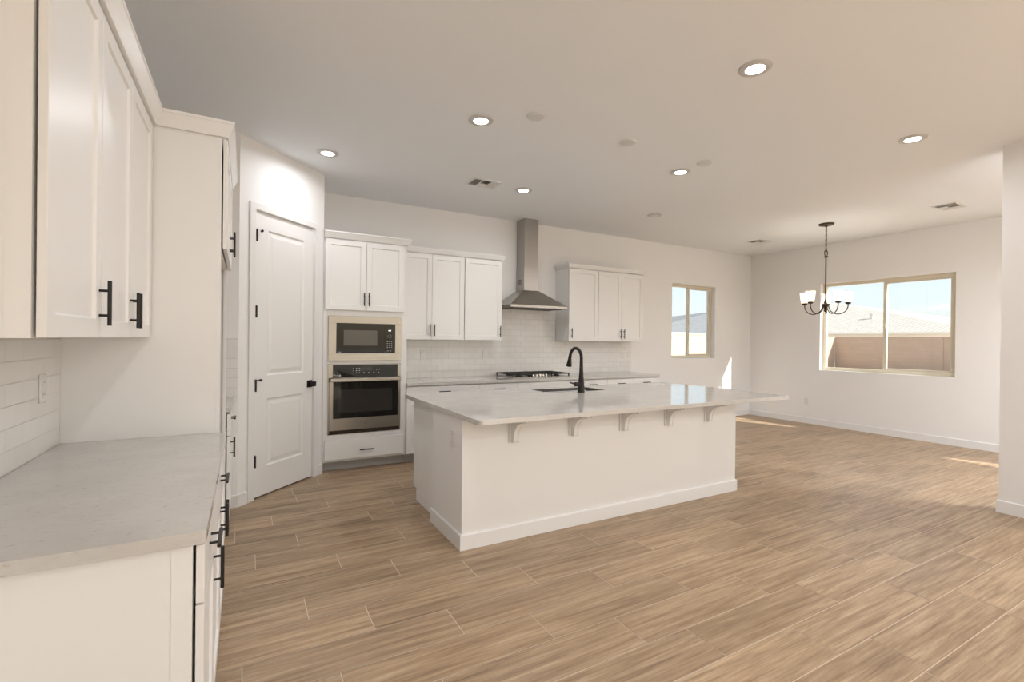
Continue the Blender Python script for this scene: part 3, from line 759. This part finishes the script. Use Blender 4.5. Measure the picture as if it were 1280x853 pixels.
# range hood
hd = thing('range_hood', (3.455, 5.68, 1.83), 'stainless chimney range hood above the gas cooktop', 'range hood')
HX0, HX1, HY = 3.004, 3.906, 5.448; hx0, hx1, hy = 3.345, 3.566, 5.682; yb = YB-.009
b = MB(); b.box(HX0, HX1, HY, yb, 1.832, 1.868); b.build('rim', M_steel, hd, bevel=.002)
b = MB(); b.hexa([Vector(p) for p in ((HX0, HY, 1.868), (HX1, HY, 1.868), (HX1, yb, 1.868), (HX0, yb, 1.868), (hx0-.01, hy-.008, 2.085), (hx1+.01, hy-.008, 2.085), (hx1+.01, yb, 2.085), (hx0-.01, yb, 2.085))])
b.build('canopy', M_steel, hd)
ch = MB().box(hx0-.004, hx1+.004, hy-.004, yb, 2.085, 2.395).build('lower_chimney', M_steel, hd, bevel=.0015)
b = MB()
for k in range(5): b.box(hx0-.0046, hx0-.0041, 5.75, 5.86, 2.175+k*.014, 2.182+k*.014)
b.build('vent_slots', M_dark, ch)
MB().box(hx0, hx1, hy, yb, 2.395, H-.0005).build('upper_chimney', M_steel, hd, bevel=.0015)
b = MB(); b.box(HX0+.05, HX1-.05, HY+.06, yb-.05, 1.826, 1.8318); b.build('grease_filter', M_steeldark, hd)

# ------------------------------------------------------------------ island
IX0, IX1, IY0, IYK, IYB = 1.264, 4.066, 2.934, 3.515, 4.115
isl = thing('kitchen_island', ((IX0+IX1)/2, 3.5, 0), 'long white kitchen island base in the middle of the room', 'island')
MB().box(IX0, IX1, IY0, IYK, 0, .872).build('knee_wall', M_wall, isl)
b = MB(); b.sweep([(IX0, IYK-.001), (IX0, IY0), (IX1, IY0), (IX1, IYK-.001)], BBP, -1 if 0 else 1); b.build('baseboard', M_trim, isl)
F_ib = Fr((0, IYB, 0), (-1, 0, 0))
b = MB(); 
CXA, CXB = 1.312, 4.02
SKX0, SKX1, SKY0, SKY1 = 2.505, 3.20, 3.77, 4.125
for q in ((CXA, SKX0-.03, IYK+.0005, IYB-.0205, .102, .872), (SKX1+.03, CXB, IYK+.0005, IYB-.0205, .102, .872), (SKX0-.0295, SKX1+.0295, IYK+.0005, IYB-.0205, .102, .64)):
    MB().box(*q).build('cabinet_carcass', M_cab, isl)
MB().box(CXA, CXB, IYB-.02, IYB, .102, .872).build('face_frame', M_cab, isl)
MB().box(CXA, CXA+.0175, IYK+.0005, IYB-.075, 0, .1015).build('end_panel_foot', M_cab, isl)
MB().box(CXA+.018, CXB, IYK+.0005, IYB-.075, 0, .1015).build('toe_kick', M_cab, isl)
for (a, c, k) in ((1.314, 1.85, '3'), (1.85, 2.38, '1'), (2.38, 3.29, 's'), (3.29, 4.018, '2')):
    a_, c_ = -c, -a
    if k == '3': fr = [('drawer', .70, .86, .79), ('drawer', .41, .698, .62), ('drawer', .105, .408, .33)]
    else: fr = [('false' if k == 's' else 'drawer', .705, .86, .79), ]
    for f in fr:
        o = MB().fbox(F_ib, a_+.0018, c_-.0018, f[1]+.0018, f[2]-.0018, .0005, .022).build('false_front' if f[0] == 'false' else 'drawer', M_cab, isl, bevel=.0015)
        if f[0] == 'drawer': pull(F_ib, (a_+c_)/2, f[3], .022, o, False)
    if k != '3':
        ds = [(a_, c_)] if k == '1' else [(a_, (a_+c_)/2), ((a_+c_)/2, c_)]
        for i, (p, q) in enumerate(ds):
            o = MB().shaker(F_ib, p+.0018, q-.0018, .105, .703, .0005, .022).build('door', M_cab, isl, bevel=.0015)
            pull(F_ib, q-.03 if i == 0 else p+.03, .612, .022, o)
SX0, SX1, SY0, SY1 = 1.250, 4.472, 2.655, 4.232
tag(MB().slab(rrect(SX0, SX1, SY0, SY1, .035, 6), .8725, .905, rrect(SKX0, SKX1, SKY0, SKY1, .035, 5)).build('countertop', M_quartz, bevel=.0025), 'large glossy quartz island countertop overhanging on corbels', 'countertop')
# sink
sk_ = thing('undermount_sink', ((SKX0+SKX1)/2, (SKY0+SKY1)/2, .66), 'stainless undermount sink set in the island countertop', 'sink')
b = MB()
r_o = rrect(SKX0-.022, SKX1+.022, SKY0-.022, SKY1+.022, .045, 5); r_i = rrect(SKX0+.003, SKX1-.003, SKY0+.003, SKY1-.003, .032, 5); r_e = rrect(SKX0+.001, SKX1-.001, SKY0+.001, SKY1-.001, .034, 5)
r_b = rrect(SKX0+.02, SKX1-.02, SKY0+.02, SKY1-.03, .03, 5)
def ring(pts, z): return [b.vert((x, y, z)) for x, y in pts]
R1, R2, R3 = ring(r_o, .872), ring(r_i, .8995), ring(r_b, .665); n = len(R1); Ra, Rb = ring(r_e, .872), ring(r_e, .8995)
R4, R5 = ring(r_o, .868), ring([(x, y) for x, y in r_b], .660)
for A, B in ((R1, Ra), (Ra, Rb), (Rb, R2), (R2, R3), (R4, R1), (R5, R4)):
    for k in range(n): b.face([A[k], A[(k+1) % n], B[(k+1) % n], B[k]])
b.face(R3); b.face(R5[::-1])
b.build('basin', M_steeldark, sk_, smooth=True)
MB().lathe((2.835, 3.95, .6655), [(.055, 0), (.055, .002), (.04, .0025), (.036, .001)], 20).build('drain', M_steel, sk_)

# corbels
def corbel_mesh(x):
    c0 = thing('corbel', (x, IY0, .685), 'x', 'corbel', 'island corbels')
    b = MB(); wd = .024
    zt = .8715; zb = .686; y0 = IY0-.0125
    prof = [(y0, zt), (y0, zb+.004), (y0-.006, zb), (y0-.022, zb), (y0-.028, zb+.006), (y0-.030, zb+.035)]
    for k in range(1, 9):
        a = PI/2*k/8; prof.append((y0-.030-.135*(1-math.cos(a)), zb+.035+.118*math.sin(a)))
    prof += [(y0-.180, zt-.030), (y0-.186, zt-.022), (y0-.186, zt)]
    b.prism([Vector((x-wd, y, z)) for y, z in prof], (2*wd, 0, 0))
    # raised side ribs leave the groove down the middle of the face
    for s_ in (-1, 1):
        p2 = [(y-.004 if i not in (0, 1, len(prof)-1) else y, z) for i, (y, z) in enumerate(prof)]
        xx = x-wd-.0012 if s_ < 0 else x+wd-.0138
        b.prism([Vector((xx, y, z)) for y, z in p2], (.015, 0, 0))
    b.build('bracket', M_cab, c0, bevel=.002)
    MB().box(x-.043, x+.043, IY0-.0122, IY0-.0002, .684, .8715).build('backplate', M_cab, c0, bevel=.002)
    return c0
CX = [1.655, 2.170, 2.665, 3.165, 3.665]
CL = ['white corbel under the island overhang nearest its left end', 'white corbel second from the left end of the island', 'white corbel in the middle of the island overhang',
      'white corbel second from the right end of the island', 'white corbel under the island overhang nearest its right end']
cb0 = corbel_mesh(CX[0]); cb0['label'] = CL[0]
for x, lab in zip(CX[1:], CL[1:]): copy_tree(cb0, (x, IY0, .685), label=lab)

# faucet
fx, fy = 2.815, 3.688
fc_ = thing('kitchen_faucet', (fx, fy, .905), 'matte black gooseneck faucet standing at the island sink', 'faucet')
pts, rs = [], []
for z, r in ((.906, .034), (.912, .0345), (.93, .032), (.99, .029), (1.06, .0225), (1.12, .0185), (1.18, .0165)): pts.append((fx, fy, z)); rs.append(r)
RR = .092; zc = 1.232
for k in range(0, 13):
    a = PI*k/12*.94; pts.append((fx, fy+RR-RR*math.cos(a), zc+RR*math.sin(a)*1.02)); rs.append(.0155)
MB().tube(pts, rs, 18).build('body', M_black, fc_, smooth=True)
ex = pts[-1]; b = MB()
b.tube([(ex[0], ex[1]-.001, ex[2]+.004), (ex[0], ex[1]+.006, ex[2]-.03), (ex[0], ex[1]+.018, ex[2]-.095), (ex[0], ex[1]+.020, ex[2]-.106)], [.016, .018, .0285, .027], 18)
b.build('spray_head', M_black, fc_, smooth=True)
b = MB(); b.cyl((fx-.02, fy, .985), (fx-.073, fy, .985), .021, 16); hh = b.build('handle_hub', M_black, fc_, smooth=True)
b = MB(); b.tube([(fx-.066, fy, .988), (fx-.09, fy+.004, .993), (fx-.128, fy+.006, 1.004)], [.009, .0075, .0065], 10); b.build('lever', M_black, hh, smooth=True)

# ------------------------------------------------------------------ outlets
def outlet(F, u, v, label, horizontal=False, w=0.0, wd=.072, ht=.117):
    t = thing('outlet', F.p(u, v, w), label, 'outlet', 'wall outlets')
    pl = MB().fbox(F, u-wd/2, u+wd/2, v-ht/2, v+ht/2, w, w+.0065).build('cover_plate', M_plate, t, bevel=.002)
    for s_ in (-1, 1):
        q = MB().fbox(F, u-.0165, u+.0165, v+s_*.0245-.016, v+s_*.0245+.016, w+.0065, w+.008).build('socket', M_plate, pl, bevel=.001)
        b = MB(); b.fbox(F, u-.008, u-.006, v+s_*.0245-.003, v+s_*.0245+.007, w+.008, w+.0083); b.fbox(F, u+.006, u+.008, v+s_*.0245-.003, v+s_*.0245+.005, w+.008, w+.0083)
        b.build('slots', M_slot, q)
    return t
outlet(F_left, 2.68, 1.178, 'white outlet in the tile above the left counter', w=.0078)
outlet(F_back, 1.985, 1.196, 'white outlet in the rear backsplash nearer the oven cabinet', w=.0078)
outlet(F_back, 2.865, 1.196, 'white outlet in the rear backsplash just left of the cooktop', w=.0078)
outlet(F_back, 5.36, 1.175, 'white outlet in the rear backsplash near its right end', w=.0078)
outlet(F_right, -4.826, .385, 'white outlet low on the dining wall under the window')
F_il = Fr((IX0, 0, 0), (0, -1, 0))
outlet(F_il, -3.09, .715, 'white outlet on the left end of the island')

# ------------------------------------------------------------------ ceiling fixtures
def downlight(x, y, label, on=True, watts=None):
    t = thing('downlight', (x, y, H), label, 'ceiling light', 'recessed downlights')
    b = MB(); b.lathe((x, y, H), [(.096, -.0005), (.094, -.006), (.082, -.011), (.062, -.012), (.0565, -.010), (.0565, -.0005)], 32, cap=False)
    rg = b.build('trim_ring', M_ring, t, smooth=True)
    MB().lathe((x, y, H), [(.056, -.001), (.056, -.009), (.051, -.0105)], 28).build('lens', M_lens if on else M_lensoff, rg, smooth=True)
    if on:
        ld = bpy.data.lights.new('downlight_lamp', 'AREA'); ld.shape = 'DISK'; ld.size = .12; ld.energy = watts or LAMP_W; ld.spread = LAMP_SPREAD; ld.color = LAMP_COL
        lo_ = bpy.data.objects.new('downlight_lamp', ld); COL.objects.link(lo_); lo_.parent = t; lo_.location = (0, 0, -.016)
    return t
d0 = downlight(2.71, 1.85, 'lit recessed downlight over the open floor before the island, the largest one shown')
for x, y, lab in ((1.56, 3.33, 'lit recessed downlight over the left part of the island'), (.64, 4.62, 'lit recessed downlight in front of the pantry door'),
                  (2.71, 4.64, 'lit recessed downlight just left of the range hood'), (3.74, 3.34, 'lit recessed downlight over the right part of the island'),
                  (4.745, 1.84, 'lit recessed downlight toward the dining side, beside the wall end')):
    copy_tree(d0, (x, y, H), label=lab)
downlight(4.74, 4.66, 'unlit recessed downlight far back, right of the range hood', False)
downlight(.64, 1.85, 'lit recessed downlight above the left counter')
g0 = downlight(2.71, -1.7, 'added unseen downlight in the great room nearest the kitchen', watts=GREAT_FILL_W)  # this one and its copies are added out of view for brightness
for x, y, lab in ((2.71, -3.3, 'added unseen downlight at the added patio door'),
                  (.64, -3.3, 'added unseen downlight by the left great room wall'), (4.75, -1.7, 'added unseen downlight in the great room centre'), (4.75, -3.3, 'added unseen downlight right of the added patio door'),
                  (7.1, -1.7, 'added unseen downlight by the side slider'), (7.1, -3.3, 'added unseen downlight in the far great room corner'),
                  (8.0, -.4, 'added unseen downlight close to the side slider')):
    copy_tree(g0, (x, y, H), label=lab)
g1 = downlight(6.15, 1.05, 'added unseen downlight tucked behind the wall end', watts=DINE_FILL_W)  # added with its copy, out of sight, to lift the dining side
copy_tree(g1, (6.15, -.1, H), label='added unseen downlight between dining room and slider')

def cover(x, y, label):
    t = MB().lathe((x, y, H), [(.066, -.0003), (.066, -.006), (.060, -.012), (.030, -.015), (.004, -.0155)], 28).build('ceiling_cover', M_cover, origin=(x, y, H), smooth=True)
    return tag(t, label, 'ceiling cover', 'round ceiling covers')
c0 = cover(1.888, 3.062, 'round white blank ceiling cover left, nearest the left downlight')
for x, lab in ((2.804, 'round white blank ceiling cover in the middle above the island'), (3.748, 'round white blank ceiling cover on the right, beside a lit downlight')):
    c = c0.copy(); COL.objects.link(c); c.location = (x, 3.066, H); c['label'] = lab

def vent(x, y, label, sx=.34, sy=.24, rot=0):
    t = thing('air_vent', (x, y, H), label, 'vent', 'ceiling vents')
    z = H-.0005; b = MB(); fr_ = .022
    b.box(x-sx/2, x+sx/2, y-sy/2, y-sy/2+fr_, z-.008, z); b.box(x-sx/2, x+sx/2, y+sy/2-fr_, y+sy/2, z-.008, z)
    b.box(x-sx/2, x-sx/2+fr_, y-sy/2+fr_, y+sy/2-fr_, z-.008, z); b.box(x+sx/2-fr_, x+sx/2, y-sy/2+fr_, y+sy/2-fr_, z-.008, z)
    b.build('frame', M_vent, t)
    MB().box(x-sx/2+fr_, x+sx/2-fr_, y-sy/2+fr_, y+sy/2-fr_, z-.001, z).build('duct', M_ventdark, t)
    ux0, ux1, uy0, uy1 = x-sx/2+fr_, x+sx/2-fr_, y-sy/2+fr_, y+sy/2-fr_
    bl = MB(); third = (ux1-ux0)/3
    for k in range(5):                       # outer bays: blades across, tilted outwards
        for x0, s_ in ((ux0, 1), (ux1-third, -1)):
            xx = x0+third*(k+.5)/5
            bl.hexa([Vector(p) for p in ((xx-.008*s_-.001, uy0, z-.010), (xx-.008*s_+.001, uy0, z-.010), (xx-.008*s_+.001, uy1, z-.010), (xx-.008*s_-.001, uy1, z-.010),
                                         (xx+.006*s_-.001, uy0, z-.002), (xx+.006*s_+.001, uy0, z-.002), (xx+.006*s_+.001, uy1, z-.002), (xx+.006*s_-.001, uy1, z-.002))])
    n_ = 7
    for k in range(n_):                      # middle bay: blades along, tilted
        yy = uy0+(uy1-uy0)*(k+.5)/n_; s_ = 1 if k < n_/2 else -1
        bl.hexa([Vector(p) for p in ((ux0+third, yy-.008*s_-.001, z-.010), (ux1-third, yy-.008*s_-.001, z-.010), (ux1-third, yy-.008*s_+.001, z-.010), (ux0+third, yy-.008*s_+.001, z-.010),
                                     (ux0+third, yy+.006*s_-.001, z-.002), (ux1-third, yy+.006*s_-.001, z-.002), (ux1-third, yy+.006*s_+.001, z-.002), (ux0+third, yy+.006*s_+.001, z-.002))])
    for xx in (ux0+third, ux1-third): bl.box(xx-.003, xx+.003, uy0, uy1, z-.009, z-.001)
    bl.build('louvers', M_vent, t)
    return t
v0 = vent(2.224, 4.652, 'square-louvered air vent in the kitchen ceiling left of the range hood')
copy_tree(v0, (7.451, 4.964, H), label='air vent in the dining ceiling near the far room corner')
copy_tree(v0, (7.453, 2.514, H), label='air vent in the dining ceiling right of the chandelier')

# ------------------------------------------------------------------ chandelier
cx, cy = 7.123, 3.752
chn = thing('chandelier', (cx, cy, H), 'five-arm bronze chandelier with lit frosted shades hanging by the dining window', 'chandelier')
MB().lathe((cx, cy, H), [(.095, -.0005), (.095, -.012), (.085, -.022), (.02, -.030), (.014, -.045)], 28).build('canopy', M_bronze, chn, smooth=True)
b = MB(); z = H-.045; k = 0
while z > 2.70:
    ring_ = [(cx+(.010*math.cos(t) if k % 2 == 0 else 0), cy+(.010*math.cos(t) if k % 2 else 0), z-.018+.021*math.sin(t)) for t in [2*PI*i/12 for i in range(13)]]
    b.tube(ring_, .0030, 6, cap=False); z -= .033; k += 1
b.tube([(cx+.004, cy+.003, H-.04), (cx+.009, cy+.003, 2.9), (cx-.004, cy, 2.72)], .0022, 6)
b.build('chain', M_bronze, chn, smooth=True)
b = MB(); ring_ = [(cx+.038*math.cos(t), cy, 2.668+.042*math.sin(t)) for t in [2*PI*i/20 for i in range(21)]]
b.tube(ring_, .0055, 8, cap=False); b.lathe((cx, cy, 2.60), [(.006, -.0), (.022, .008), (.030, .020), (.010, .032)], 16); b.build('hanging_loop', M_bronze, chn, smooth=True)
MB().cyl((cx, cy, 2.605), (cx, cy, 1.98), .0085, 12).build('rod', M_bronze, chn, smooth=True)
MB().lathe((cx, cy, 0), [(.010, 2.02), (.018, 1.99), (.020, 1.965), (.042, 1.955), (.046, 1.935), (.040, 1.915), (.018, 1.905), (.016, 1.875), (.020, 1.862), (.010, 1.842), (.003, 1.836)], 20).build('hub', M_bronze, chn, smooth=True)
view = math.atan2(cx, cy)     # bearing of the chandelier from the camera
RAD = .272
for k in range(5):
    a = PI/2-view+math.radians(-4)-2*PI*k/5          # the first arm points away from the camera
    dx, dy = math.cos(a), math.sin(a)
    arm = MB(); ap = [(cx+dx*.03, cy+dy*.03, 1.945)]
    for i in range(0, 15):
        t = PI*1.0*i/14
        ap.append((cx+dx*(RAD/2+.02-(RAD/2-.02)*math.cos(t)), cy+dy*(RAD/2+.02-(RAD/2-.02)*math.cos(t)), 1.925-.118*math.sin(t)+.008*i/14))
    ap.append((cx+dx*RAD, cy+dy*RAD, 1.955)); ap[0] = (cx+dx*.036, cy+dy*.036, 1.945)
    ao = arm.tube(ap, .0066, 8).build('arm', M_bronze, chn, smooth=True)
    px, py = cx+dx*RAD, cy+dy*RAD
    MB().lathe((px, py, 1.945), [(.012, 0), (.030, .006), (.034, .014), (.034, .032), (.028, .036)], 18).build('socket_cup', M_bronze, ao, smooth=True)
    sh = MB(); sh.lathe((px, py, 1.975), [(.030, 0), (.041, .004), (.046, .04), (.054, .10), (.062, .148), (.0585, .148), (.050, .10), (.042, .04), (.036, .008), (.0, .006)], 24, cap=False)
    sh.build('glass_shade', M_shade, ao, smooth=True)
    pl_ = bpy.data.lights.new('bulb_light', 'POINT'); pl_.energy = CHAND_W/5; pl_.color = (1, .94, .86); pl_.shadow_soft_size = .022
    po = bpy.data.objects.new('bulb_light', pl_); COL.objects.link(po); po.parent = ao; po.location = Vector((px, py, 2.04))-Vector(ao['_o'])

# ------------------------------------------------------------------ outside
struct(MB().box(-90, 140, -60, 140, -.5, -.16).build('ground', M_dirt))
FX, FY, FZ = 31.5, 16.0, 1.80
def fence(name, F, u0, u1, label):
    t = thing(name, F.p((u0+u1)/2, -.16, 0), label, 'fence')
    MB().fbox(F, u0, u1, -.16, FZ-.06, -.15, 0).build('block_panel', M_block, t)
    MB().fbox(F, u0, u1, FZ-.06, FZ, -.17, .02).build('cap_course', M_block, t)
    n_ = int((u1-u0)/4.5)
    for k in range(1, n_): uu = u0+(u1-u0)*k/n_; MB().fbox(F, uu-.2, uu+.2, -.16, FZ-.06, .0005, .035).build('pilaster', M_block, t)
    return t
fence('block_fence', Fr((FX, 0, 0), (0, -1, 0)), -FY-.0, 14, 'shaded tan block wall seen through the large dining window')
fence('block_fence', Fr((0, FY, 0), (1, 0, 0)), -6, FX-.021, 'sunlit tan block wall seen through the small kitchen window')
def house(name, x0, x1, y0, y1, z0, ra, rb, label, m_roof, wz=-.3):
    t = thing(name, ((x0+x1)/2, (y0+y1)/2, wz), label, 'house')
    MB().box(x0+.5, x1-.5, y0+.5, y1-.5, wz, z0-.17).build('walls', M_stucco, t)
    b = MB(); E = [b.vert(p) for p in ((x0, y0, z0), (x1, y0, z0), (x1, y1, z0), (x0, y1, z0))]; R_ = [b.vert(ra), b.vert(rb)]
    if abs(ra[0]-rb[0]) < abs(ra[1]-rb[1]):
        b.face([E[0], E[1], R_[0]]); b.face([E[1], E[2], R_[1], R_[0]]); b.face([E[2], E[3], R_[1]]); b.face([E[3], E[0], R_[0], R_[1]])
    else:
        b.face([E[0], E[1], R_[1], R_[0]]); b.face([E[1], E[2], R_[1]]); b.face([E[2], E[3], R_[0], R_[1]]); b.face([E[3], E[0], R_[0]])
    b.face(E[::-1]); rf = b.build('roof', m_roof, t)
    MB().box(x0, x1, y0, y1, z0-.16, z0-.001).build('fascia', M_stucco, t)
    return rf
rf = house('neighbour_house', 45, 77, 13.0, 33.5, 2.35, (60, 30.4, 6.1), (60, 31, 6.1), 'neighbouring house with pale sandy hip roof beyond the dining window', M_roof1)
MB().lathe((50.5, 22.5, 3.5), [(.16, 0), (.16, .6), (.22, .6), (.22, .7)], 12).build('roof_vent', M_stucco, rf)
house('neighbour_house', 39.5, 80, 41.5, 64, 2.55, (68, 53, 6.5), (72, 53, 6.5), 'neighbouring house with grey hip roof beyond the small kitchen window', M_roof2)

for o in bpy.data.objects:
    if '_o' in o: del o['_o']
